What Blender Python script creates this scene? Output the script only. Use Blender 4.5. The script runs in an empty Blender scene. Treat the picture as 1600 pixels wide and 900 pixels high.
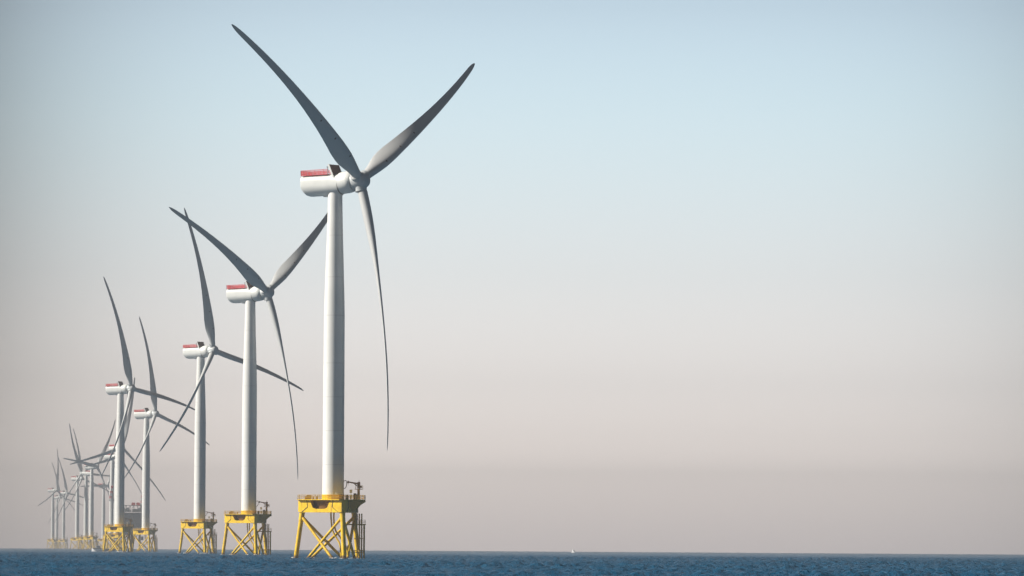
import bpy, bmesh, math, random
import numpy as np
from mathutils import Vector, Matrix
random.seed(7); np.random.seed(7)
R = math.radians
sc = bpy.context.scene
C = sc.collection

# ---------------------------------------------------------------- camera
F_PX = 10900.0                      # focal length in pixels of the 1600 px wide photograph
CAM_Z = 3.0
pitch = math.atan((859.5 - 450.0) / F_PX); rho = 0.0062
Fv = Vector((0, math.cos(pitch), math.sin(pitch)))
R0 = Vector((1, 0, 0)); U0 = R0.cross(Fv)
Xc = R0 * math.cos(rho) + U0 * math.sin(rho)
Yc = -R0 * math.sin(rho) + U0 * math.cos(rho)
cam = bpy.data.cameras.new('camera'); co = bpy.data.objects.new('camera', cam); C.objects.link(co)
cam.sensor_width = 36; cam.lens = 36 * F_PX / 1600
cam.clip_start = 1; cam.clip_end = 80000
m = Matrix((Xc, Yc, -Fv)).transposed().to_4x4(); m.translation = (0, 0, CAM_Z)
co.matrix_world = m
sc.camera = co

def ray(px, py, Y):
    """the point of the pixel's ray at ground distance Y"""
    d = Xc * (px - 800) + Yc * (450 - py) + Fv * F_PX
    return Vector((0, 0, CAM_Z)) + d * (Y / d.y)
def horizon(px): return 859.5 + 0.0062 * (px - 800)

# ---------------------------------------------------------------- sky, sun, exposure
SUN_EL, SUN_AZ = 34, 86             # azimuth: degrees left of straight behind the camera
s = Vector((-math.sin(R(SUN_AZ)) * math.cos(R(SUN_EL)), -math.cos(R(SUN_AZ)) * math.cos(R(SUN_EL)), math.sin(R(SUN_EL))))
w = bpy.data.worlds.new('World'); sc.world = w; w.use_nodes = True
nt = w.node_tree; nt.nodes.clear()
out = nt.nodes.new('ShaderNodeOutputWorld'); bg = nt.nodes.new('ShaderNodeBackground')
sky = nt.nodes.new('ShaderNodeTexSky'); sky.sky_type = 'NISHITA'; sky.sun_disc = False
sky.sun_elevation = R(SUN_EL); sky.sun_rotation = math.atan2(s.x, s.y)
sky.altitude = 0; sky.air_density = 1.0; sky.dust_density = 2.5; sky.ozone_density = 3.0
bg.inputs['Strength'].default_value = 0.05
# the bright, hazy band of air above the horizon: brightness and tint of the sky by elevation
GAIN = 60.0
BAND = [(0.0, (22.163, 18.769, 20.458)), (0.00559, (22.173, 18.789, 19.745)), (0.01109, (20.925, 18.138, 19.066)), (0.0166, (13.924, 12.42, 13.409)), (0.02394, (9.878, 9.054, 10.087)), (0.03953, (6.25, 5.92, 6.739)), (0.06064, (4.389, 4.65, 5.108)), (0.07807, (3.642, 3.645, 4.047)), (0.13, (1.317, 1.317, 1.366)), (0.3, (1.2, 1.2, 1.25))]
tc = nt.nodes.new('ShaderNodeTexCoord'); sp = nt.nodes.new('ShaderNodeSeparateXYZ'); nt.links.new(tc.outputs['Generated'], sp.inputs[0])
mr = nt.nodes.new('ShaderNodeMapRange'); mr.inputs[1].default_value = 0; mr.inputs[2].default_value = 0.3; nt.links.new(sp.outputs['Z'], mr.inputs[0])
rp = nt.nodes.new('ShaderNodeValToRGB'); nt.links.new(mr.outputs[0], rp.inputs[0])
rp.color_ramp.interpolation = 'B_SPLINE'; el = rp.color_ramp.elements
while len(el) > 1: el.remove(el[0])
el[0].position = 1.0; el[0].color = (1 / GAIN, 1 / GAIN, 1 / GAIN, 1)
for z_, c_ in BAND[:-1]:
    e_ = el.new(z_ / 0.3); e_.color = (*[v / GAIN for v in c_], 1)
# lens vignette painted into the sky colour: dimmer towards both sides
dv = nt.nodes.new('ShaderNodeMath'); dv.operation = 'ADD'; dv.inputs[1].default_value = -0.008; nt.links.new(sp.outputs['X'], dv.inputs[0])
sq = nt.nodes.new('ShaderNodeMath'); sq.operation = 'POWER'; ab = nt.nodes.new('ShaderNodeMath'); ab.operation = 'ABSOLUTE'
nt.links.new(dv.outputs[0], ab.inputs[0]); nt.links.new(ab.outputs[0], sq.inputs[0]); sq.inputs[1].default_value = 4.0
az = nt.nodes.new('ShaderNodeMapRange'); az.inputs[1].default_value = 0; az.inputs[2].default_value = 7.7e-5; az.inputs[3].default_value = 1.0 * GAIN; az.inputs[4].default_value = 0.12 * GAIN
nt.links.new(sq.outputs[0], az.inputs[0])
ml = nt.nodes.new('ShaderNodeVectorMath'); ml.operation = 'SCALE'; nt.links.new(rp.outputs[0], ml.inputs[0]); nt.links.new(az.outputs[0], ml.inputs['Scale'])
mu = nt.nodes.new('ShaderNodeVectorMath'); mu.operation = 'MULTIPLY'; nt.links.new(ml.outputs[0], mu.inputs[0]); nt.links.new(sky.outputs[0], mu.inputs[1])
nt.links.new(mu.outputs[0], bg.inputs[0]); nt.links.new(bg.outputs[0], out.inputs[0])
sun = bpy.data.lights.new('sun', 'SUN'); so = bpy.data.objects.new('sun', sun); C.objects.link(so)
sun.energy = 5.0; sun.angle = R(0.5); sun.color = (1.0, 0.95, 0.86)
so.rotation_euler = s.to_track_quat('Z', 'Y').to_euler()
vs = sc.view_settings
vs.view_transform = 'Standard'; vs.look = 'None'; vs.gamma = 1; vs.use_curve_mapping = False
vs.exposure = 0.55
sc.cycles.volume_bounces = 2
sc.cycles.max_bounces = 8
sc.cycles.use_denoising = True

# ---------------------------------------------------------------- materials
def mat(name, col, rough=0.5, metal=0.0, noise=0.0, nscale=1.0, spec=0.5, bump=0.0):
    m = bpy.data.materials.new(name); m.use_nodes = True
    n = m.node_tree; b = n.nodes['Principled BSDF']
    b.inputs['Base Color'].default_value = (*col, 1); b.inputs['Roughness'].default_value = rough
    b.inputs['Metallic'].default_value = metal; b.inputs['Specular IOR Level'].default_value = spec
    if noise:
        tc = n.nodes.new('ShaderNodeTexCoord'); tx = n.nodes.new('ShaderNodeTexNoise')
        tx.inputs['Scale'].default_value = nscale; tx.inputs['Detail'].default_value = 6
        n.links.new(tc.outputs['Object'], tx.inputs['Vector'])
        rp = n.nodes.new('ShaderNodeValToRGB')
        rp.color_ramp.elements[0].position = 0.3; rp.color_ramp.elements[1].position = 0.7
        rp.color_ramp.elements[0].color = (*[c * (1 - noise) for c in col], 1)
        rp.color_ramp.elements[1].color = (*[min(1, c * (1 + noise * 0.4)) for c in col], 1)
        n.links.new(tx.outputs['Fac'], rp.inputs[0]); n.links.new(rp.outputs[0], b.inputs['Base Color'])
        if bump:
            bp = n.nodes.new('ShaderNodeBump'); bp.inputs['Distance'].default_value = bump
            n.links.new(tx.outputs['Fac'], bp.inputs['Height']); n.links.new(bp.outputs[0], b.inputs['Normal'])
    return m

def tower_paint():
    m = mat('tower_paint', (0.80, 0.80, 0.78), 0.42, noise=0.07, nscale=0.15)
    n = m.node_tree; b = n.nodes['Principled BSDF']; src = b.inputs['Base Color'].links[0].from_socket
    tc = n.nodes.new('ShaderNodeTexCoord'); sx = n.nodes.new('ShaderNodeSeparateXYZ'); n.links.new(tc.outputs['Object'], sx.inputs[0])
    last = src
    for z0 in (27.2, 36.9, 46.6, 56.3, 70.0, 81.0, 93.0):      # weld and flange seams round the tower
        a = n.nodes.new('ShaderNodeMath'); a.operation = 'COMPARE'; a.inputs[1].default_value = z0; a.inputs[2].default_value = 0.07 if z0 != 70 else 0.09
        n.links.new(sx.outputs['Z'], a.inputs[0])
        mx = n.nodes.new('ShaderNodeMixRGB'); mx.inputs[2].default_value = (0.62, 0.61, 0.59, 1)
        n.links.new(a.outputs[0], mx.inputs[0]); n.links.new(last, mx.inputs[1]); last = mx.outputs[0]
    n.links.new(last, b.inputs['Base Color'])
    return m

def yellow_paint():
    col = (0.94, 0.58, 0.0)
    m = mat('yellow_paint', col, 0.45, noise=0.28, nscale=0.5)
    n = m.node_tree; b = n.nodes['Principled BSDF']; src = b.inputs['Base Color'].links[0].from_socket
    ge = n.nodes.new('ShaderNodeNewGeometry'); sx = n.nodes.new('ShaderNodeSeparateXYZ'); n.links.new(ge.outputs['Position'], sx.inputs[0])
    tx = n.nodes.new('ShaderNodeTexNoise'); tx.inputs['Scale'].default_value = 1.3; tx.inputs['Detail'].default_value = 5
    n.links.new(ge.outputs['Position'], tx.inputs['Vector'])
    ad = n.nodes.new('ShaderNodeMath'); ad.operation = 'MULTIPLY_ADD'; ad.inputs[1].default_value = -1.2
    n.links.new(tx.outputs['Fac'], ad.inputs[0]); n.links.new(sx.outputs['Z'], ad.inputs[2])
    rp = n.nodes.new('ShaderNodeMapRange'); rp.inputs[1].default_value = 0.15; rp.inputs[2].default_value = 0.9
    n.links.new(ad.outputs[0], rp.inputs[0])
    mp = n.nodes.new('ShaderNodeMapping'); mp.inputs['Scale'].default_value = (2.2, 2.2, 0.16); n.links.new(ge.outputs['Position'], mp.inputs[0])
    t2 = n.nodes.new('ShaderNodeTexNoise'); t2.inputs['Scale'].default_value = 1.0; t2.inputs['Detail'].default_value = 4; n.links.new(mp.outputs[0], t2.inputs['Vector'])
    r2 = n.nodes.new('ShaderNodeMapRange'); r2.inputs[1].default_value = 0.56; r2.inputs[2].default_value = 0.74; r2.inputs[4].default_value = 0.75; n.links.new(t2.outputs['Fac'], r2.inputs[0])
    m2 = n.nodes.new('ShaderNodeMixRGB'); m2.inputs[2].default_value = (0.30, 0.13, 0.02, 1)       # rust runs
    n.links.new(r2.outputs[0], m2.inputs[0]); n.links.new(src, m2.inputs[1]); src = m2.outputs[0]
    mx = n.nodes.new('ShaderNodeMixRGB'); mx.inputs[1].default_value = (0.16, 0.09, 0.025, 1)   # rust and growth in the splash zone
    n.links.new(rp.outputs[0], mx.inputs[0]); n.links.new(src, mx.inputs[2])
    n.links.new(mx.outputs[0], b.inputs['Base Color'])
    return m

def blade_paint():
    m = mat('blade_paint', (0.60, 0.61, 0.61), 0.35, noise=0.06, nscale=0.12)
    n = m.node_tree; b = n.nodes['Principled BSDF']; src = b.inputs['Base Color'].links[0].from_socket
    tc = n.nodes.new('ShaderNodeTexCoord'); last = src
    for z0, y0 in ((11.8, 0.0), (21.0, -0.2), (30.0, -0.2)):   # small round markers along the blade
        sx = n.nodes.new('ShaderNodeVectorMath'); sx.operation = 'MULTIPLY'; sx.inputs[1].default_value = (0, 1, 1)
        n.links.new(tc.outputs['Object'], sx.inputs[0])
        ds = n.nodes.new('ShaderNodeVectorMath'); ds.operation = 'DISTANCE'; ds.inputs[1].default_value = (0, y0, z0)
        n.links.new(sx.outputs[0], ds.inputs[0])
        lt = n.nodes.new('ShaderNodeMath'); lt.operation = 'LESS_THAN'; lt.inputs[1].default_value = 0.26
        n.links.new(ds.outputs['Value'], lt.inputs[0])
        mx = n.nodes.new('ShaderNodeMixRGB'); mx.inputs[2].default_value = (0.09, 0.02, 0.015, 1)
        n.links.new(lt.outputs[0], mx.inputs[0]); n.links.new(last, mx.inputs[1]); last = mx.outputs[0]
    n.links.new(last, b.inputs['Base Color'])
    return m

M_TOWER = tower_paint(); M_YEL = yellow_paint(); M_BLADE = blade_paint()
M_WHITE = mat('nacelle_gelcoat', (0.78, 0.79, 0.77), 0.4, noise=0.08, nscale=0.3)
M_HUB = mat('hub_gelcoat', (0.58, 0.61, 0.62), 0.4, noise=0.08, nscale=0.4)
M_SEAM = mat('dark_seal', (0.10, 0.09, 0.07), 0.7)
M_RED = mat('red_railing_paint', (0.80, 0.07, 0.09), 0.5, noise=0.3, nscale=2.0)
M_COOL = mat('cooler_core', (0.085, 0.022, 0.018), 0.6, noise=0.3, nscale=3.0)
M_GREY = mat('grey_steel', (0.22, 0.23, 0.24), 0.5, 0.3, noise=0.25, nscale=1.0)
M_DARK = mat('dark_steel', (0.11, 0.085, 0.05), 0.6, 0.2, noise=0.25, nscale=1.0)
M_BROWN = mat('brown_and_shaded_steel', (0.30, 0.15, 0.04), 0.7, noise=0.35, nscale=0.8)  # brown of jib and stay; on the tower stub it is painted shade
M_OCHRE = mat('dulled_yellow', (0.58, 0.35, 0.02), 0.6, noise=0.25, nscale=0.8)
M_SIGN = mat('white_plate', (0.8, 0.8, 0.8), 0.5, noise=0.1)
M_NAVY = mat('blue_grey_cladding', (0.15, 0.20, 0.25), 0.6, noise=0.25, nscale=0.3)
M_PALE = mat('pale_cladding', (0.55, 0.57, 0.58), 0.6, noise=0.15, nscale=0.3)
M_HULL = mat('white_hull', (0.82, 0.82, 0.82), 0.35, noise=0.08)
M_HULLD = mat('dark_hull', (0.05, 0.06, 0.08), 0.4, noise=0.15)

# ---------------------------------------------------------------- mesh helpers
def bx(bm, c, sz, rot=None):
    g = bmesh.ops.create_cube(bm, size=1)['verts']
    M = Matrix.Translation(c) @ (rot or Matrix()) @ Matrix.Diagonal((*sz, 1))
    bmesh.ops.transform(bm, matrix=M, verts=g); return g
def cyl(bm, a, b, r1, r2=None, seg=16, caps=True):
    a, b = Vector(a), Vector(b); r2 = r1 if r2 is None else r2
    d = b - a; q = d.to_track_quat('Z', 'Y').to_matrix().to_4x4()
    g = bmesh.ops.create_cone(bm, cap_ends=caps, segments=seg, radius1=r1, radius2=r2, depth=d.length)['verts']
    bmesh.ops.transform(bm, matrix=Matrix.Translation((a + b) / 2) @ q, verts=g); return g
def tube(bm, pts, r, seg=8):
    """a bent pipe along smoothed points"""
    P = [Vector(p) for p in pts]; Q = []
    for i in range(len(P) - 1):
        p0 = P[max(i - 1, 0)]; p1 = P[i]; p2 = P[i + 1]; p3 = P[min(i + 2, len(P) - 1)]
        for k in range(5):
            t = k / 5
            Q.append(0.5 * ((2 * p1) + (p2 - p0) * t + (2 * p0 - 5 * p1 + 4 * p2 - p3) * t * t + (3 * p1 - p0 - 3 * p2 + p3) * t ** 3))
    Q.append(P[-1]); rings = []
    for i, p in enumerate(Q):
        d = (Q[min(i + 1, len(Q) - 1)] - Q[max(i - 1, 0)]).normalized()
        u = d.cross(Vector((0.3, 1, 0.1))).normalized(); v = d.cross(u)
        rings.append([bm.verts.new(p + (u * math.cos(2 * math.pi * k / seg) + v * math.sin(2 * math.pi * k / seg)) * r) for k in range(seg)])
    for a, b in zip(rings, rings[1:]):
        for k in range(seg): bm.faces.new((a[k], a[(k + 1) % seg], b[(k + 1) % seg], b[k]))
    bm.faces.new(rings[0][::-1]); bm.faces.new(rings[-1])
def loft(bm, rings, cap=True):
    V = [[bm.verts.new(p) for p in r] for r in rings]; n = len(V[0])
    for a, b in zip(V, V[1:]):
        for k in range(n): bm.faces.new((a[k], a[(k + 1) % n], b[(k + 1) % n], b[k]))
    if cap: bm.faces.new(V[0][::-1]); bm.faces.new(V[-1])
def prism(bm, pts, off):
    """polygon (list of 3-D points) extruded by the vector off"""
    off = Vector(off); a = [bm.verts.new(Vector(p)) for p in pts]; b = [bm.verts.new(Vector(p) + off) for p in pts]
    bm.faces.new(a[::-1]); bm.faces.new(b); n = len(a)
    for k in range(n): bm.faces.new((a[k], a[(k + 1) % n], b[(k + 1) % n], b[k]))
def mesh(name, bm, m, smooth=True, angle=35):
    bmesh.ops.recalc_face_normals(bm, faces=bm.faces[:])
    me = bpy.data.meshes.new(name); bm.to_mesh(me); bm.free(); me.materials.append(m)
    if smooth:
        for p in me.polygons: p.use_smooth = True
        me.set_sharp_from_angle(angle=R(angle))
    return me
def link(name, me, parent=None, mtx=None):
    o = bpy.data.objects.new(name, me); C.objects.link(o)
    if parent: o.parent = parent
    if mtx is not None: o.matrix_local = mtx
    return o
def empty(name, loc, label, cat, group=None, rz=0):
    o = bpy.data.objects.new(name, None); C.objects.link(o); o.location = loc; o.rotation_euler = (0, 0, rz)
    o.empty_display_size = 5
    o['label'] = label; o['category'] = cat
    if group: o['group'] = group
    return o
NB = bmesh.new

# ---------------------------------------------------------------- sea (one sheet, real wave relief in the seen wedge)
def build_sea():
    ys = [-900, -300, 0, 200, 400, 550, 640]
    y = 700.0
    while y < 5200: ys.append(y); y += max(1.1, y * 0.0010)
    while y < 17000: ys.append(y); y *= 1.012
    ys.append(17500); ys = np.array(ys, float)
    u = np.concatenate([[-8.5, -5, -3, -2, -1.5, -1.3], np.linspace(-1.22, 1.22, 760), [1.3, 1.5, 2, 3, 5, 8.5]])
    wid = np.maximum(ys, 900) * 0.0755
    X = wid[:, None] * u[None, :]; Y = np.repeat(ys[:, None], len(u), 1)
    far = np.abs(u) > 1.25                                   # the outer columns run straight out to the sheet's edge
    X[:, far] = np.sign(u[far]) * (np.maximum(np.abs(X[:, far]), 0)); 
    X[:, 0] = -8700; X[:, -1] = 8700
    rng = np.random.default_rng(3); Z = np.zeros_like(X)
    for k in range(70):
        lam = math.exp(rng.uniform(math.log(2.3), math.log(9))); th = rng.normal(R(200), 0.75)
        A = 0.0125 * lam ** 0.75; ph = rng.uniform(0, 6.28)
        kx, ky = math.cos(th) * 2 * math.pi / lam, math.sin(th) * 2 * math.pi / lam
        p = kx * X + ky * Y + ph
        Z += A * (np.cos(p) + 0.25 * np.cos(2 * p))
    grp = 0.75 + 0.35 * np.sin(X * 0.021 + 1.3 * np.sin(Y * 0.004)) * np.sin(Y * 0.009 + 0.6 * np.sin(X * 0.05))
    fade = np.clip((Y - 660) / 60, 0, 1) * np.clip((5200 - Y) / 2600, 0, 1)
    fade = fade * (np.abs(u) < 1.2)[None, :]
    Z = Z * fade * grp
    n, mcol = X.shape
    v = np.stack([X, Y, Z], -1).reshape(-1, 3).astype(np.float32)
    i = np.arange(n - 1)[:, None] * mcol + np.arange(mcol - 1)[None, :]
    f = np.stack([i, i + 1, i + 1 + mcol, i + mcol], -1).reshape(-1, 4).astype(np.int32)
    me = bpy.data.meshes.new('sea'); me.vertices.add(len(v)); me.vertices.foreach_set('co', v.ravel())
    me.loops.add(f.size); me.loops.foreach_set('vertex_index', f.ravel())
    me.polygons.add(len(f)); me.polygons.foreach_set('loop_start', np.arange(0, f.size, 4, dtype=np.int32))
    me.polygons.foreach_set('loop_total', np.full(len(f), 4, np.int32)); me.polygons.foreach_set('use_smooth', np.ones(len(f), bool))
    me.update()
    m = bpy.data.materials.new('sea_water'); m.use_nodes = True; t = m.node_tree; b = t.nodes['Principled BSDF']
    b.inputs['Base Color'].default_value = (0.004, 0.068, 0.140, 1); b.inputs['Roughness'].default_value = 0.28
    b.inputs['IOR'].default_value = 1.33
    tc = t.nodes.new('ShaderNodeTexCoord'); mp = t.nodes.new('ShaderNodeMapping'); mp.inputs['Scale'].default_value = (1.0, 0.55, 1)
    t.links.new(tc.outputs['Object'], mp.inputs[0])
    n1 = t.nodes.new('ShaderNodeTexNoise'); n1.inputs['Scale'].default_value = 0.55; n1.inputs['Detail'].default_value = 6; n1.inputs['Roughness'].default_value = 0.65
    t.links.new(mp.outputs[0], n1.inputs['Vector'])
    bp = t.nodes.new('ShaderNodeBump'); bp.inputs['Distance'].default_value = 1.3; bp.inputs['Strength'].default_value = 1.0
    t.links.new(n1.outputs['Fac'], bp.inputs['Height']); t.links.new(bp.outputs[0], b.inputs['Normal'])
    me.materials.append(m)
    o = bpy.data.objects.new('sea', me); C.objects.link(o); o['kind'] = 'structure'
build_sea()

# ---------------------------------------------------------------- haze
bm = NB(); bx(bm, (0, 8300, 95), (17800, 18640, 212))
hz = link('haze', mesh('haze', bm, bpy.data.materials.new('haze_air'), False)); hz['kind'] = 'stuff'
hm = hz.data.materials[0]; hm.use_nodes = True; t = hm.node_tree; t.nodes.clear()
ho = t.nodes.new('ShaderNodeOutputMaterial'); pv = t.nodes.new('ShaderNodeVolumePrincipled')
pv.inputs['Color'].default_value = (0.93, 0.88, 0.85, 1); pv.inputs['Anisotropy'].default_value = 0.55; pv.inputs['Density'].default_value = 0.82e-4
t.links.new(pv.outputs[0], ho.inputs['Volume'])

# ---------------------------------------------------------------- turbine part meshes (metres; origin on the water at the tower's axis)
# image right = +X, away from the camera = +Y
PHI = [-101, 19, 139]               # the three legs, angle from "towards the camera" turning right
def leg_at(i, z):
    r = 9.0 + (13.6 - z) * (10.85 - 9.0) / 13.6; a = R(PHI[i]); return Vector((r * math.sin(a), -r * math.cos(a), z))
PARTS = []                          # (name, mesh, children[(name, mesh)])
bm = NB()
prof = [(17.4, 3.10), (30, 3.08), (50, 3.04), (70, 2.98), (76, 2.84), (84, 2.60), (92, 2.34), (100, 2.14), (105.4, 2.05)]
loft(bm, [[(r * math.cos(2 * math.pi * k / 64), r * math.sin(2 * math.pi * k / 64), z) for k in range(64)] for z, r in prof])
tower_me = mesh('tower', bm, M_TOWER)
bm = NB(); cyl(bm, (0, 0, 16.6), (0, 0, 18.35), 3.2, 3.2, 48); cyl(bm, (0, 0, 18.35), (0, 0, 18.6), 3.28, 3.28, 48)
collar_me = mesh('tower_foot', bm, M_YEL)
bm = NB()
tube(bm, [(3.0, -.4, 22.4), (3.7, -.4, 22.6), (3.9, -.4, 21.6), (3.6, -.4, 20.6), (3.0, -.4, 20.3)], 0.11, 6)
bracket_me = mesh('lamp_bracket', bm, M_DARK)
bm = NB()
prism(bm, [(0.9 + 0.0, -3.30, 18.75), (2.35, -2.45, 18.75), (2.35, -2.45, 19.05), (0.9, -3.30, 19.05)], (0.05, -0.08, 0))
plate_me = mesh('name_plate', bm, M_SIGN, False)

# transition piece: three deep walls with a notch, bottom plate, corner posts
def hexpts(rad, dphi, z):
    P = []
    for i in range(3):
        for s_ in (-1, 1):
            a = R(PHI[i] + s_ * dphi); P.append(Vector((rad * math.sin(a), -rad * math.cos(a), z)))
    return P
bm = NB()
H = hexpts(10.1, 3.6, 0)
for i in range(3):
    A = H[(2 * i + 1) % 6]; B = H[(2 * i + 2) % 6]; d = B - A; nrm = Vector((d.y, -d.x, 0)).normalized()
    if nrm.dot(A) < 0: nrm = -nrm
    P = lambda u, z: A + d * u + Vector((0, 0, z))
    prism(bm, [P(0, 13.6), P(.08, 13.45), P(.92, 13.45), P(1, 13.6), P(1, 16.95), P(.735, 16.95), P(.665, 14.75), P(.60, 14.45), P(.40, 14.45), P(.335, 14.75), P(.265, 16.95), P(0, 16.95)], -nrm * 0.35)
    # gusset webs that close the notch at its sides
    for ua, ub in ((.735, .70), (.265, .30)):
        prism(bm, [P(ua, 16.9), P(ub, 15.6), P(ub, 15.6) - nrm * 1.2, P(ua, 16.9) - nrm * 1.2], d.normalized() * 0.05)
    A2, B2 = H[2 * i], H[2 * i + 1]; d2 = B2 - A2; n2 = (A2 + B2).normalized()
    prism(bm, [A2 + Vector((0, 0, 13.6)), B2 + Vector((0, 0, 13.6)), B2 + Vector((0, 0, 16.94)), A2 + Vector((0, 0, 16.94))], -n2 * 0.35)
prism(bm, [p + Vector((0, 0, 13.62)) for p in hexpts(9.8, 3, 0)], (0, 0, 0.25))
tp_me = mesh('transition_piece', bm, M_YEL, True, 20)
bm = NB(); cyl(bm, (0, 0, 13.9), (0, 0, 16.93), 4.1, 5.35, 48)
cone_me = mesh('tower_stub', bm, M_BROWN)  # shade inside the notch put into the colour, the steel itself is yellow
drain_mes = []
for i in range(3):                   # drain pipes that follow the corner boxes
    A = H[(2 * i + 1) % 6]; B = H[(2 * i + 2) % 6]; d = B - A; nrm = Vector((d.y, -d.x, 0)).normalized()
    if nrm.dot(A) < 0: nrm = -nrm
    for f in (lambda u: u, lambda u: 1 - u):
        bm = NB()
        Q = [A + d * f(u) + nrm * 0.06 + Vector((0, 0, z)) for u, z in ((.2, 16.9), (.215, 15.0), (.13, 14.05), (.085, 13.6))]
        for a, b in zip(Q, Q[1:]): cyl(bm, a, b, 0.075, seg=6)
        drain_mes.append(mesh('drain_pipe', bm, M_DARK))

leg_mes = []; brace_mes = []
for i in range(3):
    bm = NB(); a = leg_at(i, 13.7); b = leg_at(i, -6)
    cyl(bm, b, a, 0.66, 0.66, 28)
    cyl(bm, leg_at(i, 11.0), leg_at(i, 13.75), 0.74, 0.80, 28)
    cyl(bm, leg_at(i, 2.1), leg_at(i, 2.3), 0.70, 0.70, 28)
    leg_mes.append(mesh('leg', bm, M_YEL))
for i in range(3):
    j = (i + 1) % 3
    for p, q, off in ((i, j, .0), (j, i, .0)):
        bm = NB(); cyl(bm, leg_at(p, 12.3), leg_at(q, -4.6), 0.40, 0.40, 20)
        cyl(bm, leg_at(p, 12.3) .lerp(leg_at(q, -4.6), .03), leg_at(p, 12.3).lerp(leg_at(q, -4.6), .12), 0.47, 0.40, 20)
        brace_mes.append(mesh('brace', bm, M_YEL))

# deck: hexagon widened to the right for the crane
outline = [hexpts(10.35, 8, 0)[k] for k in range(6)]
deck2 = [outline[0], outline[1], outline[2], outline[3], Vector((8.6, -4.2, 0)), Vector((9.3, -1.0, 0)), Vector((9.3, 4.5, 0)), Vector((8.4, 6.8, 0)), outline[4], outline[5]]
bm = NB(); prism(bm, [p + Vector((0, 0, 16.97)) for p in deck2], (0, 0, 0.22))
deck_me = mesh('deck', bm, M_YEL, False)
bm = NB()
def rail_line(bm, pts, z0, h=1.15, step=1.1, r=0.045, bars=3):
    for a, b in zip(pts, pts[1:]):
        a, b = Vector(a), Vector(b); L = (b - a).length; n = max(1, int(L / step))
        for k in range(n + 1):
            p = a.lerp(b, k / n); cyl(bm, (p.x, p.y, z0), (p.x, p.y, z0 + h), r, seg=6)
        for q in range(bars):
            zz = z0 + h * (q + 1) / bars; cyl(bm, (a.x, a.y, zz), (b.x, b.y, zz), r, seg=6)
ins = [p * 0.985 for p in deck2]
rail_line(bm, [(p.x, p.y, 0) for p in ins + ins[:1]], 17.19, 1.25, 0.75)
railing_me = mesh('railing', bm, M_OCHRE)
bracket2_mes = []                    # curved brackets under the deck's right wing
for yy in (-2.0, 1.5, 5.2):
    bm = NB(); tube(bm, [(5.9, yy + .2, 13.9), (6.7, yy, 15.0), (7.7, yy, 15.9), (9.2, yy, 16.85)], 0.28, 8); bracket2_mes.append(mesh('deck_bracket', bm, M_OCHRE))
bm = NB(); prism(bm, [(5.6, 5.1, 13.6), (7.0, 5.1, 14.7), (9.1, 5.1, 16.95), (5.6, 5.1, 16.95)], (0, 0.25, 0)); bracket2_mes.append(mesh('deck_bracket', bm, M_OCHRE, False))
bm = NB(); prism(bm, [(4.0, -2.1, 13.7), (5.9, -2.1, 13.9), (6.9, -2.1, 15.2), (8.6, -2.1, 16.95), (4.0, -2.1, 16.95)], (0, 0.25, 0))
bracket2_mes.append(mesh('deck_bracket', bm, M_OCHRE, False))
# davit crane
bm = NB()
cyl(bm, (7.3, 1.2, 17.15), (7.3, 1.2, 20.1), 0.42, 0.36, 14); cyl(bm, (7.3, 1.2, 20.1), (7.3, 1.2, 20.3), 1.2, 1.2, 14)
rail_line(bm, [(6.4, .3, 0), (8.5, .3, 0), (8.5, 2.1, 0), (6.4, 2.1, 0), (6.4, .3, 0)], 20.3, 0.9, 0.8, 0.04, 2)
crane_me = mesh('crane_pedestal', bm, M_OCHRE)
bm = NB()
bx(bm, (7.35, 1.2, 21.3), (0.8, 0.8, 1.9)); bx(bm, (7.9, 1.2, 20.9), (0.7, 0.9, 0.7))
cyl(bm, (7.4, 1.2, 21.7), (4.3, 1.2, 22.25), 0.26, 0.17, 10); cyl(bm, (7.3, 1.2, 20.8), (5.9, 1.2, 21.85), 0.12, seg=8)
bx(bm, (4.25, 1.2, 22.2), (0.45, 0.5, 0.75)); cyl(bm, (7.4, 1.2, 22.0), (7.4, 1.2, 22.9), 0.05, seg=6); cyl(bm, (4.25, 1.2, 21.9), (4.25, 1.2, 21.2), 0.04, seg=6)
jib_me = mesh('crane_jib', bm, M_BROWN, True, 30)
bm = NB(); bx(bm, (6.35, .6, 17.95), (1.1, 1.3, 1.5)); bx(bm, (6.3, .6, 18.85), (.8, 1.0, .3)); bmesh.ops.bevel(bm, geom=bm.edges[:], offset=0.05, segments=1)
cab1_me = mesh('equipment_cabinet', bm, M_DARK, False)
bm = NB(); bx(bm, (4.05, -.9, 17.75), (.75, .8, 1.1)); bx(bm, (4.05, -.9, 18.45), (.5, .5, .3)); bmesh.ops.bevel(bm, geom=bm.edges[:], offset=0.05, segments=1)
cab2_me = mesh('equipment_cabinet', bm, M_DARK, False)
bm = NB(); cyl(bm, (5.15, -1.2, 17.2), (5.15, -1.2, 19.9), .07, seg=8); bx(bm, (5.15, -1.2, 19.55), (.75, .12, .95)); bx(bm, (5.15, -1.25, 18.1), (.7, .5, .9))
sign_me = mesh('sign_post', bm, M_SIGN, False)
locker_mes = []
for xx, yy, a, h in ((-7.9, -.9, .5, .8), (-5.6, -2.6, .5, .7), (-4.5, -3.3, .6, .8), (-6.9, -.2, 1.5, 1.15)):
    bm = NB(); bx(bm, (xx, yy, 17.19 + h / 2), (a, a * .8, h)); bmesh.ops.bevel(bm, geom=bm.edges[:], offset=0.05, segments=1)
    locker_mes.append(mesh('deck_locker', bm, M_OCHRE, False))
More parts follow.
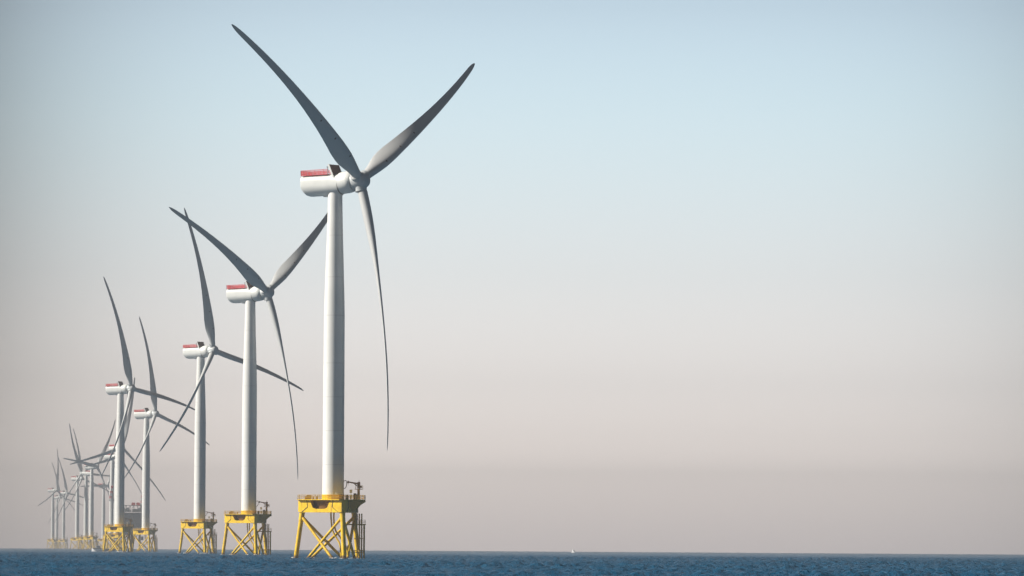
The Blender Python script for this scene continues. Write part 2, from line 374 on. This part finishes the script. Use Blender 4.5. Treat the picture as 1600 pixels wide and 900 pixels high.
# J-tubes
jt = []
for pts, r in (([(-.6, .4, 13.6), (-.45, .4, 10.8), (0, .3, 8.1), (1.2, .0, 5.9), (2.0, -.4, 4.4), (2.4, -.8, 1.3), (2.5, -.8, -3)], .24),
               ([(.25, 1.2, 13.6), (.3, 1.2, 10.6), (.8, 1.3, 8.3), (2.1, 1.6, 6.4), (3.6, 2.2, 4.0), (4.2, 2.6, 1.0), (4.3, 2.6, -3)], .24),
               ([(3.0, -4.0, 13.6), (3.3, -4.2, 9.5), (4.4, -4.3, 6.2), (4.75, -4.6, 4.6), (4.35, -4.9, 3.0), (4.45, -5.0, 1.2), (4.4, -5.0, -3)], .27)):
    bm = NB(); tube(bm, pts, r, 10); jt.append(mesh('cable_tube', bm, M_YEL))
# boat landing
bm = NB()
for xx in (7.5, 8.2, 8.95):
    cyl(bm, (xx, 4.2 if xx != 8.2 else 2.6, -2), (xx, 4.2 if xx != 8.2 else 2.6, 13.2 if xx < 8.5 else 10.2), 0.21, seg=10)
for xx in (7.6, 8.9): cyl(bm, (xx, 1.2, -2), (xx, 1.2, 10.1), 0.19, seg=10)
for z in (2.1, 2.6): cyl(bm, (5.6, 4.2, z), (9.0, 4.2, z), 0.14, seg=8)
for z in (2.1, 6.0): cyl(bm, (6.1, 1.2, z), (8.9, 1.2, z), 0.12, seg=8)
for k in range(26): cyl(bm, (7.6, 1.2, .2 + k * .38), (8.9, 1.2, .2 + k * .38), 0.03, seg=5)
landing_me = mesh('boat_landing', bm, M_OCHRE)
bm = NB(); bx(bm, (6.5, 2.8, 10.1), (5.7, 3.6, 0.3)); rail_line(bm, [(5.6, 1.1, 0), (9.2, 1.1, 0), (9.2, 4.5, 0)], 10.25, 1.1, 0.9)
cyl(bm, (4.0, -1.5, 10.0), (9.0, 1.3, 10.0), .15, seg=8)
rest_me = mesh('rest_platform', bm, M_OCHRE)
bm = NB(); tube(bm, [(6.9, .5, 13.2), (7.1, .3, 12.0), (6.8, .3, 11.0)], 0.09, 6); cyl(bm, (6.75, .6, 10.2), (6.75, .6, 17.0), .1, seg=6); cyl(bm, (7.15, .6, 10.2), (7.15, .6, 17.0), .05, seg=6)
for k in range(17): cyl(bm, (6.75, .6, 10.4 + k * .38), (7.15, .6, 10.4 + k * .38), .03, seg=5)
ladder_me = mesh('ladder', bm, M_DARK)

# nacelle (axis +X towards the rotor, origin on the tower's axis)
def sec(x, hw, top, bot, pw=4.0, n=48):
    P = []
    for k in range(n):
        a = 2 * math.pi * k / n; c_, s_ = math.cos(a), math.sin(a)
        e = 2 / (pw if s_ > 0 else 2.0)
        yy = hw * math.copysign(abs(c_) ** e, c_); zz = (top if s_ > 0 else bot) * abs(s_) ** e * (1 if s_ > 0 else 1)
        P.append((x, yy, zz if s_ > 0 else -abs(zz)))
    return P
bm = NB()
loft(bm, [sec(-10.05, 2.5, 2.5, 1.5), sec(-10.0, 2.88, 2.8, 1.8), sec(-9.7, 2.92, 2.85, 2.3), sec(-9.2, 2.96, 2.88, 2.75), sec(-8.5, 3.0, 2.9, 3.0), sec(-7.6, 3.02, 2.9, 3.12),
          sec(0, 3.05, 2.95, 3.15, 3.2), sec(2.15, 3.05, 3.0, 3.1, 2.6)])
bx(bm, (-2.6, 0, -3.15), (2.2, 1.6, .5))
nac_me = mesh('nacelle', bm, M_WHITE, True, 30)
def lathe_x(bm, prof, n=48):
    loft(bm, [[(x, r * math.cos(2 * math.pi * k / n), r * math.sin(2 * math.pi * k / n)) for k in range(n)] for x, r in prof])
bm = NB(); lathe_x(bm, [(2.25, 2.9), (2.27, 3.12), (3.3, 3.16), (4.8, 3.16), (5.6, 3.0), (5.95, 2.75), (6.0, 2.5)])
gen_me = mesh('generator', bm, M_WHITE, True, 40)
bm = NB(); lathe_x(bm, [(2.1, 3.0), (2.3, 3.0)]); seam_me = mesh('seal_ring', bm, M_SEAM)
bm = NB(); bx(bm, (-5.3, 0, 2.92), (8.9, 4.6, 0.12)); 
hoist_me = mesh('hoist_deck', bm, M_GREY, False)
bm = NB()
def red_fence(bm, a, b, z0, h):
    a, b = Vector(a), Vector(b); L = (b - a).length; n = int(L / 0.25)
    d = (b - a).normalized()
    for k in range(n + 1):
        p = a.lerp(b, k / n); big = k % 6 == 0
        bx(bm, (p.x, p.y, z0 + h / 2), (.12 if big else 0.06, .12 if big else .06, h if big else h * .9))
    for q in range(4):
        zz = z0 + .08 + (h - .12) * q / 3; mid = (a + b) / 2
        bx(bm, (mid.x, mid.y, zz), (abs(d.x) * L + .1, abs(d.y) * L + .1, 0.10))
red_fence(bm, (-9.75, -2.8, 0), (-.9, -2.8, 0), 2.8, 1.6); red_fence(bm, (-9.75, 2.8, 0), (-.9, 2.8, 0), 2.8, 1.6)
red_fence(bm, (-9.75, -2.8, 0), (-9.75, 2.8, 0), 2.8, 1.6)
fence_me = mesh('hoist_fence', bm, M_RED, False)
bm = NB()
prism(bm, [(-.75, -2.85, 5.75), (-.25, -2.85, 5.75), (1.5, -2.85, 1.4), (1.0, -2.85, 1.4)], (0, 0.22, 0))
prism(bm, [(-.75, 2.63, 5.75), (-.25, 2.63, 5.75), (1.5, 2.63, 1.4), (1.0, 2.63, 1.4)], (0, 0.22, 0))
prism(bm, [(-.75, -2.63, 5.75), (-.45, -2.63, 5.75), (1.3, -2.63, 1.4), (1.0, -2.63, 1.4)], (0, 5.26, 0))
coolf_me = mesh('cooler_frame', bm, M_WHITE, False)
bm = NB(); prism(bm, [(-.43, -2.6, 5.73), (-.29, -2.6, 5.73), (1.44, -2.6, 1.4), (1.33, -2.6, 1.4)], (0, 5.2, 0))
for k in range(7): 
    t_ = k / 6; bx(bm, (-.25 + 1.7 * t_, 0, 5.6 - 4.2 * t_), (.08, 5.1, .08))
cool_me = mesh('cooler_core', bm, M_COOL, False)
bm = NB()
cyl(bm, (-1.1, -2.3, 3), (-1.1, -2.3, 5.0), .07, seg=6); cyl(bm, (-1.1, -2.3, 5.0), (-.2, -2.9, 2.8), .07, seg=6); bx(bm, (-1.1, -2.3, 5.0), (.35, .35, .3))
vane_me = mesh('wind_sensor_mast', bm, M_GREY)

# hub and blades
HX = 8.3
bm = NB()
lathe_x(bm, [(-2.25, 2.2), (-2.1, 2.45), (-1.2, 2.6), (0, 2.55), (.9, 2.4), (1.7, 2.3), (2.3, 1.9), (2.65, 1.35), (2.88, .7), (2.95, .05)])
for k in range(3):
    a = 2 * math.pi * k / 3; d = Vector((0.03, math.sin(a), math.cos(a)))
    cyl(bm, d * 0.6, d * 2.95, 1.95, 1.66, 40); cyl(bm, d * 2.95, d * 3.2, 1.76, 1.72, 40)
hub_me = mesh('hub', bm, M_HUB, True, 40)
L_BL = 78.3
PITCH = 18.0
def blade_mesh():
    bm = NB(); st = [3.0, 4.5, 6.5, 9, 11.5, 14, 17, 20, 24, 28, 33, 38, 43, 48, 53, 58, 63, 67, 70.5, 73, 75, 76.5, 77.6, L_BL]
    rr = [0, 3, 5.5, 8.5, 12, 16, 21, 28, 36, 44, 52, 60, 68, 73, 76, 77.4, L_BL]
    cc = [2.8, 2.8, 3.15, 4.2, 5.1, 5.25, 4.7, 4.05, 3.4, 2.85, 2.45, 2.1, 1.8, 1.55, 1.25, .8, .25]
    th = [1, 1, .9, .66, .50, .42, .36, .29, .24, .21, .2, .19, .18, .18, .17, .17, .17]
    bl = [0, 0, .15, .55, .88, 1, 1, 1, 1, 1, 1, 1, 1, 1, 1, 1, 1]
    tw = [26, 26, 26, 26, 26, 25, 21, 14, 8, 5, 3, 2, 1, .5, 0, 0, 0]
    N = 18; rings = []
    for r in st:
        c = np.interp(r, rr, cc); t_ = np.interp(r, rr, th); b_ = np.interp(r, rr, bl); ta = R(np.interp(r, rr, tw) + PITCH)
        s_ = r / L_BL; off = 0.06 * r + 2.4 * 4 * s_ * (1 - s_) - 0.6 * s_ - 1.8 * s_ ** 3
        pa = .5 + (0.38 - .5) * b_
        P = []
        for k in range(2 * N):
            a = math.pi * k / N; xi = 0.5 - 0.5 * math.cos(a); sg = 1 if k < N else -1
            yc = 0.5 * abs(math.sin(a)) * t_
            x_ = max(xi, 1e-5)
            ya = 5 * t_ * (.2969 * math.sqrt(x_) - .126 * x_ - .3516 * x_ ** 2 + .2843 * x_ ** 3 - .1036 * x_ ** 4)
            camb = 0.03 * 4 * x_ * (1 - x_) * b_
            y_ = (1 - b_) * yc + b_ * ya
            Yl = (pa - xi) * c; Xl = (sg * y_ - camb) * c
            P.append((Xl * math.cos(ta) + Yl * math.sin(ta) + off, Yl * math.cos(ta) - Xl * math.sin(ta), r))
        rings.append(P)
    loft(bm, rings); return mesh('blade', bm, M_BLADE, True, 60)
blade_me = blade_mesh()
bm = NB(); cyl(bm, (0, 0, 2.9), (0, 0, 3.35), 1.58, 1.52, 32); root_me = mesh('blade_collar', bm, M_GREY)

AXZ = 107.8
def turbine(hub_px, beta, rot, label, dist=None, tip=6.0):
    px, py = hub_px
    D = dist or (AXZ + HX * math.sin(R(6)) - CAM_Z) * F_PX / (horizon(px) - py)
    p = ray(px, py, D); b = -R(beta)
    off = Vector((math.cos(b), math.sin(b), 0)) * HX * math.cos(R(6))
    loc = Vector((p.x - off.x, p.y - off.y, 0))
    t = empty('wind_turbine', loc, label, 'wind turbine', 'wind turbines standing in the sea')
    tw = link('tower', tower_me, t); link('lamp_bracket', bracket_me, tw); link('name_plate', plate_me, tw); link('tower_foot', collar_me, tw)
    tp = link('transition_piece', tp_me, t); link('tower_stub', cone_me, tp); [link('drain_pipe', me, tp) for me in drain_mes]
    dk = link('deck', deck_me, t); link('railing', railing_me, dk); [link('deck_bracket', me, dk) for me in bracket2_mes]
    link('equipment_cabinet', cab1_me, dk); link('equipment_cabinet', cab2_me, dk); link('sign_post', sign_me, dk); [link('deck_locker', me, dk) for me in locker_mes]
    cr = link('crane', crane_me, t); link('crane_jib', jib_me, cr)
    for me in leg_mes: link('leg', me, t)
    for me in brace_mes: link('brace', me, t)
    for me in jt: link('cable_tube', me, t)
    la = link('boat_landing', landing_me, t); link('rest_platform', rest_me, la); link('ladder', ladder_me, la)
    M0 = Matrix.Translation((0, 0, AXZ)) @ Matrix.Rotation(b, 4, 'Z') @ Matrix.Rotation(-R(6), 4, 'Y')
    na = link('nacelle', nac_me, t, Matrix.Translation((0, 0, AXZ - .15)) @ Matrix.Rotation(b, 4, 'Z') @ Matrix.Rotation(-R(2.2), 4, 'Y'))
    for n_, me in (('generator', gen_me), ('seal_ring', seam_me), ('hoist_deck', hoist_me), ('hoist_fence', fence_me), ('cooler_frame', coolf_me), ('cooler_core', cool_me), ('wind_sensor_mast', vane_me)):
        link(n_, me, na, Matrix.Translation((0, 0, .12)) @ Matrix.Rotation(-R(3.8), 4, 'Y') if n_ == 'generator' else None)
    MH = M0 @ Matrix.Translation((HX, 0, 0)) @ Matrix.Rotation(-R(tip - 6), 4, 'Y')
    link('hub', hub_me, t, MH @ Matrix.Rotation(-R(rot), 4, 'X'))
    for k in range(3):
        bl = link('blade', blade_me, t, MH @ Matrix.Rotation(-R(rot + 120 * k), 4, 'X'))
        link('blade_collar', root_me, bl)
    return t

turbine((562.5, 281.5), 29.6, 61, 'nearest and tallest white wind turbine on a bright yellow three legged base')
turbine((417.5, 456.5), 31, 54, 'second nearest wind turbine, its right blade tip hidden by the tallest tower')
turbine((333, 547.5), 35, 105, 'third nearest wind turbine, left of the second, one blade standing nearly upright', tip=5.2)
turbine((205, 607), 29, 100, 'fourth largest wind turbine, thick lit tower left of the dark offshore substation')
turbine((243, 646.5), 29, 108, 'fifth largest wind turbine, small yellow base right of the offshore substation')
turbine((191, 699.5), 46, 16, 'hazy turbine hidden behind the fourth tower, upper of the two red rails left of it')
turbine((185, 713), 30, 20, 'hazy turbine whose pale tower peeks out just left of the fourth turbine tower')
turbine((151.5, 729), 32, 37, 'hazy turbine with a dark blade pointing left, rightmost tower of the group of three')
turbine((127.5, 739), 214, 27, 'hazy turbine facing the camera, middle tower of the group of three')
turbine((128, 747.5), 32, 108, 'hazy turbine, leftmost tower of the group of three, blade down to the left')
turbine((168, 758.5), 35, 28, 'faint thin turbine between the group of three and the red and white mast')
turbine((88.5, 766), 30, 7, 'faint distant turbine, leftmost tower of all, long blade reaching far left')
turbine((105, 770.5), 34, 101, 'faint distant turbine, rightmost tower of the three at the far left')
turbine((94, 777), 34, 103, 'faintest and smallest turbine, middle tower of the three at the far left')

# white wash where the nearest jackets meet the sea
bm = NB(); rg = random.Random(5)
for t in [o for o in sc.objects if o.name in ('wind_turbine', 'wind_turbine.001', 'wind_turbine.002', 'wind_turbine.003')]:
    spots = [leg_at(i, 0) for i in range(3)]
    for i in range(3):
        for p, q in ((i, (i + 1) % 3), ((i + 1) % 3, i)): spots.append(leg_at(p, 12.3).lerp(leg_at(q, -4.6), 12.3 / 16.9))
    for c_ in spots:
        for k in range(9):
            a = rg.uniform(0, 6.28); r = rg.uniform(.5, 1.5)
            g = bmesh.ops.create_icosphere(bm, subdivisions=1, radius=1)['verts']
            bmesh.ops.transform(bm, matrix=Matrix.Translation((t.location.x + c_.x + r * math.cos(a), t.location.y + c_.y + r * math.sin(a), rg.uniform(.1, .45))) @ Matrix.Diagonal((rg.uniform(.2, .6), rg.uniform(.2, .6), rg.uniform(.08, .28), 1)), verts=g)
fo = link('foam', mesh('foam', bm, mat('sea_foam', (.75, .8, .82), .8, noise=.3, nscale=2))); fo['kind'] = 'stuff'

# ---------------------------------------------------------------- offshore substation
def base_at(px, D):
    p = ray(px, horizon(px), D); return Vector((p.x, D, 0))
D = 7600; k = D / F_PX                   # metres per photo pixel there
def X(px): return (px - 206) * k
def Zp(py): return (horizon(206) - py) * k + CAM_Z
t = empty('offshore_substation', base_at(206, D), 'blue grey offshore substation platform on legs between two yellow turbine bases', 'substation')
bm = NB()
bx(bm, (X(204), 0, Zp(813)), (24, 16, Zp(801) - Zp(825)))
sub = link('topside_hall', mesh('topside_hall', bm, M_NAVY, False), t)
bm = NB()
for a in range(9): bx(bm, (X(204) - 11.5 + a * 2.9, -8.05, Zp(813)), (.25, .2, 14.6))
for zz in (802, 809, 817, 824.5): bx(bm, (X(204), -8.12, Zp(zz)), (24.4, .3, .4))
cyl(bm, (X(197), -8.2, Zp(824)), (X(208), -8.2, Zp(803)), .35, seg=8); cyl(bm, (X(215), -8.2, Zp(824)), (X(205), -8.2, Zp(803)), .35, seg=8)
link('cladding_frame', mesh('cladding_frame', bm, M_GREY, False), sub)
for cx_, zz, sz_ in ((206, 826.5, (28, 19, 1.4)), (205, 799.5, (27, 18, .8)), (203, 790, (24, 14, .6)), (198, 839, (14, 12, .8))):
    bm = NB(); bx(bm, (X(cx_), 0, Zp(zz)), sz_); dk = link('deck', mesh('deck', bm, M_GREY, False), t)
    if zz in (826.5, 799.5):
        bm = NB(); e_ = sz_[0] / 2 - .3; rail_line(bm, [(X(cx_) - e_, -sz_[1] / 2 + .2, 0), (X(cx_) + e_, -sz_[1] / 2 + .2, 0)], Zp(zz) + sz_[2] / 2, 1.3, 2.5, .1); link('railing', mesh('railing', bm, M_GREY), dk)
bm = NB()
for a, sx, sz in ((194, 4, 2.8), (199.5, 3, 4), (211, 6, 2.6), (218, 4.5, 3.6)): bx(bm, (X(a), -3, Zp(799) + sz / 2), (sx, 5, sz))
link('roof_cabin', mesh('roof_cabin', bm, M_PALE, False), t)
bm = NB()
for a in (192, 197, 203, 209, 215, 220): cyl(bm, (X(a), -4, Zp(799)), (X(a), -4, Zp(790)), .35, seg=8)
for a, b in ((192, 197), (203, 209), (215, 220)): cyl(bm, (X(a), -4, Zp(799)), (X(b), -4, Zp(790)), .2, seg=6)
link('roof_support', mesh('roof_support', bm, M_GREY), t)
bm = NB()
for a in (208, 215.5): bx(bm, (X(a), -2, Zp(790) + 1.6), (4.0, 4, 2.5)); bx(bm, (X(a), -2, Zp(790) + 3.0), (2.4, 3, .6))
link('red_container', mesh('red_container', bm, M_RED, False), t)
bm = NB()
bx(bm, (X(202), 0, Zp(833)), (15, 9, 3.6)); bx(bm, (X(212), 0, Zp(832)), (5, 6, 3.0)); bx(bm, (X(222), 0, Zp(841)), (2.4, 2, 4))
link('cable_deck_box', mesh('cable_deck_box', bm, M_NAVY, False), t)
bm_l = []
for a in (194, 206, 218):
    for yy in (-7, 7):
        bm = NB(); cyl(bm, (X(a), yy, -3), (X(a), yy, Zp(827)), .85, seg=12); link('leg', mesh('leg', bm, M_OCHRE), t)
for a, b in ((194, 206), (206, 218)):
    for p, q in ((848, 832), (832, 848)):
        bm = NB(); cyl(bm, (X(a), -7, Zp(p)), (X(b), -7, Zp(q)), .4, seg=8); link('brace', mesh('brace', bm, M_OCHRE), t)
bm = NB(); cyl(bm, (X(220.5), -6, Zp(799)), (X(220.5), -6, Zp(791)), .8, seg=10); bx(bm, (X(220), -6, Zp(789.5)), (2.2, 2, 1.6))
cr = link('crane', mesh('crane', bm, M_GREY, False), t)
def lattice(bm, a, b, w, n, r):
    a, b = Vector(a), Vector(b); d = (b - a); u = Vector((1, 0, 0)) * w / 2 if abs(d.normalized().x) < .7 else Vector((0, 0, 1)) * w / 2; v = Vector((0, w / 2, 0))
    cs = [u + v, u - v, -u - v, -u + v]
    for c_ in cs: cyl(bm, a + c_, b + c_, r, seg=5)
    for i in range(n):
        for j in range(4):
            cyl(bm, a + d * (i / n) + cs[j], a + d * ((i + 1) / n) + cs[(j + 1) % 4], r * .7, seg=4)
for i in range(4):
    p = Vector((X(220), -6, Zp(790))); q = Vector((X(221.3), -6, Zp(774)))
    bm = NB(); lattice(bm, p.lerp(q, i / 4), p.lerp(q, (i + 1) / 4), 1.0, 3, .14)
    link('boom_section', mesh('boom_section', bm, M_RED if i % 2 else M_SIGN, False), cr)

# ---------------------------------------------------------------- service vessel and crane mast by the fourth turbine
D = 5300; k = D / F_PX
t = empty('service_vessel', base_at(152, D), 'small white service vessel at the foot of the fourth largest turbine', 'boat')
def hull(bm, L, B, h, zb=-.8):
    n = 12; rings = []
    for i in range(n + 1):
        s_ = i / n; x = -L / 2 + L * s_; f = 1 if s_ < .6 else max(.04, 1 - ((s_ - .6) / .4) ** 2)
        hh = h * (1 + .25 * s_ ** 2)
        rings.append([(x, -B / 2 * f, hh), (x, -B / 2 * f * .8, zb + .2), (x, 0, zb), (x, B / 2 * f * .8, zb + .2), (x, B / 2 * f, hh)])
    loft(bm, rings)
bm = NB(); hull(bm, 8.5, 3.4, 1.9)
bmesh.ops.transform(bm, matrix=Matrix.Rotation(R(178), 4, 'Z'), verts=bm.verts[:])
link('hull', mesh('hull', bm, M_HULL), t)
bm = NB(); bx(bm, (.2, 0, 2.25), (7.0, 3.2, .5)); link('deck', mesh('deck', bm, M_HULLD, False), t)
bm = NB(); bx(bm, (.8, 0, 3.3), (3.0, 2.4, 1.7)); bx(bm, (.6, 0, 4.35), (3.4, 2.7, .25)); bmesh.ops.bevel(bm, geom=bm.edges[:], offset=0.08, segments=1)
w_ = link('wheelhouse', mesh('wheelhouse', bm, M_HULL, False), t)
bm = NB()
for xx in (-.1, .8, 1.7): bx(bm, (xx, -1.22, 3.5), (.6, .06, .6))
link('window', mesh('window', bm, M_HULLD, False), w_)
bm = NB(); cyl(bm, (.6, 0, 4.4), (.6, 0, 6.4), .06, seg=6); cyl(bm, (.1, 0, 5.6), (1.1, 0, 5.6), .05, seg=6); link('mast', mesh('mast', bm, M_GREY), t)

D = 6400; k = D / F_PX
t = empty('crane_mast', base_at(172.5, D), 'thin lattice mast with red and white bands left of the fourth largest tower', 'mast')
hgt = (horizon(172) - 759) * k + CAM_Z
bm = NB(); bx(bm, (0, 0, .6), (9, 9, 2.6)); bmesh.ops.bevel(bm, geom=bm.edges[:], offset=0.3, segments=1); link('pontoon', mesh('pontoon', bm, M_HULLD, False), t)
for i in range(3):
    a, b = 2 + (hgt - 16) * i / 3, 2 + (hgt - 16) * (i + 1) / 3
    bm = NB(); lattice(bm, (0.3, 0, a), (0.3 - .2, 0, b), 1.1, 10, .07); link('mast_section', mesh('mast_section', bm, M_GREY, False), t)
for i in range(6):
    a, b = hgt - 14 + 14 * i / 6, hgt - 14 + 14 * (i + 1) / 6
    bm = NB(); lattice(bm, (-.6 + .3 * i, 0, a), (-.6 + .3 * (i + 1), 0, b), 1.5, 2, .3); link('mast_section', mesh('mast_section', bm, M_RED if i % 2 else M_SIGN, False), t)
bm = NB(); cyl(bm, (1.0, 0, hgt - 1), (3.0, 0, hgt - 14), .25, seg=6); link('stay', mesh('stay', bm, M_BROWN), t)

# distant yacht on the horizon
D = 9000
t = empty('motor_yacht', base_at(896, D), 'tiny white boat alone on the horizon right of the turbines', 'boat', rz=R(-50))
bm = NB(); hull(bm, 6.0, 2.2, 1.1, -.5); link('hull', mesh('hull', bm, M_HULL), t)
bm = NB(); bx(bm, (-.2, 0, 2.1), (3.0, 1.9, 2.0)); bx(bm, (-.4, 0, 3.5), (1.9, 1.6, .9)); bmesh.ops.bevel(bm, geom=bm.edges[:], offset=0.1, segments=1); link('cabin', mesh('cabin', bm, M_HULL, False), t)
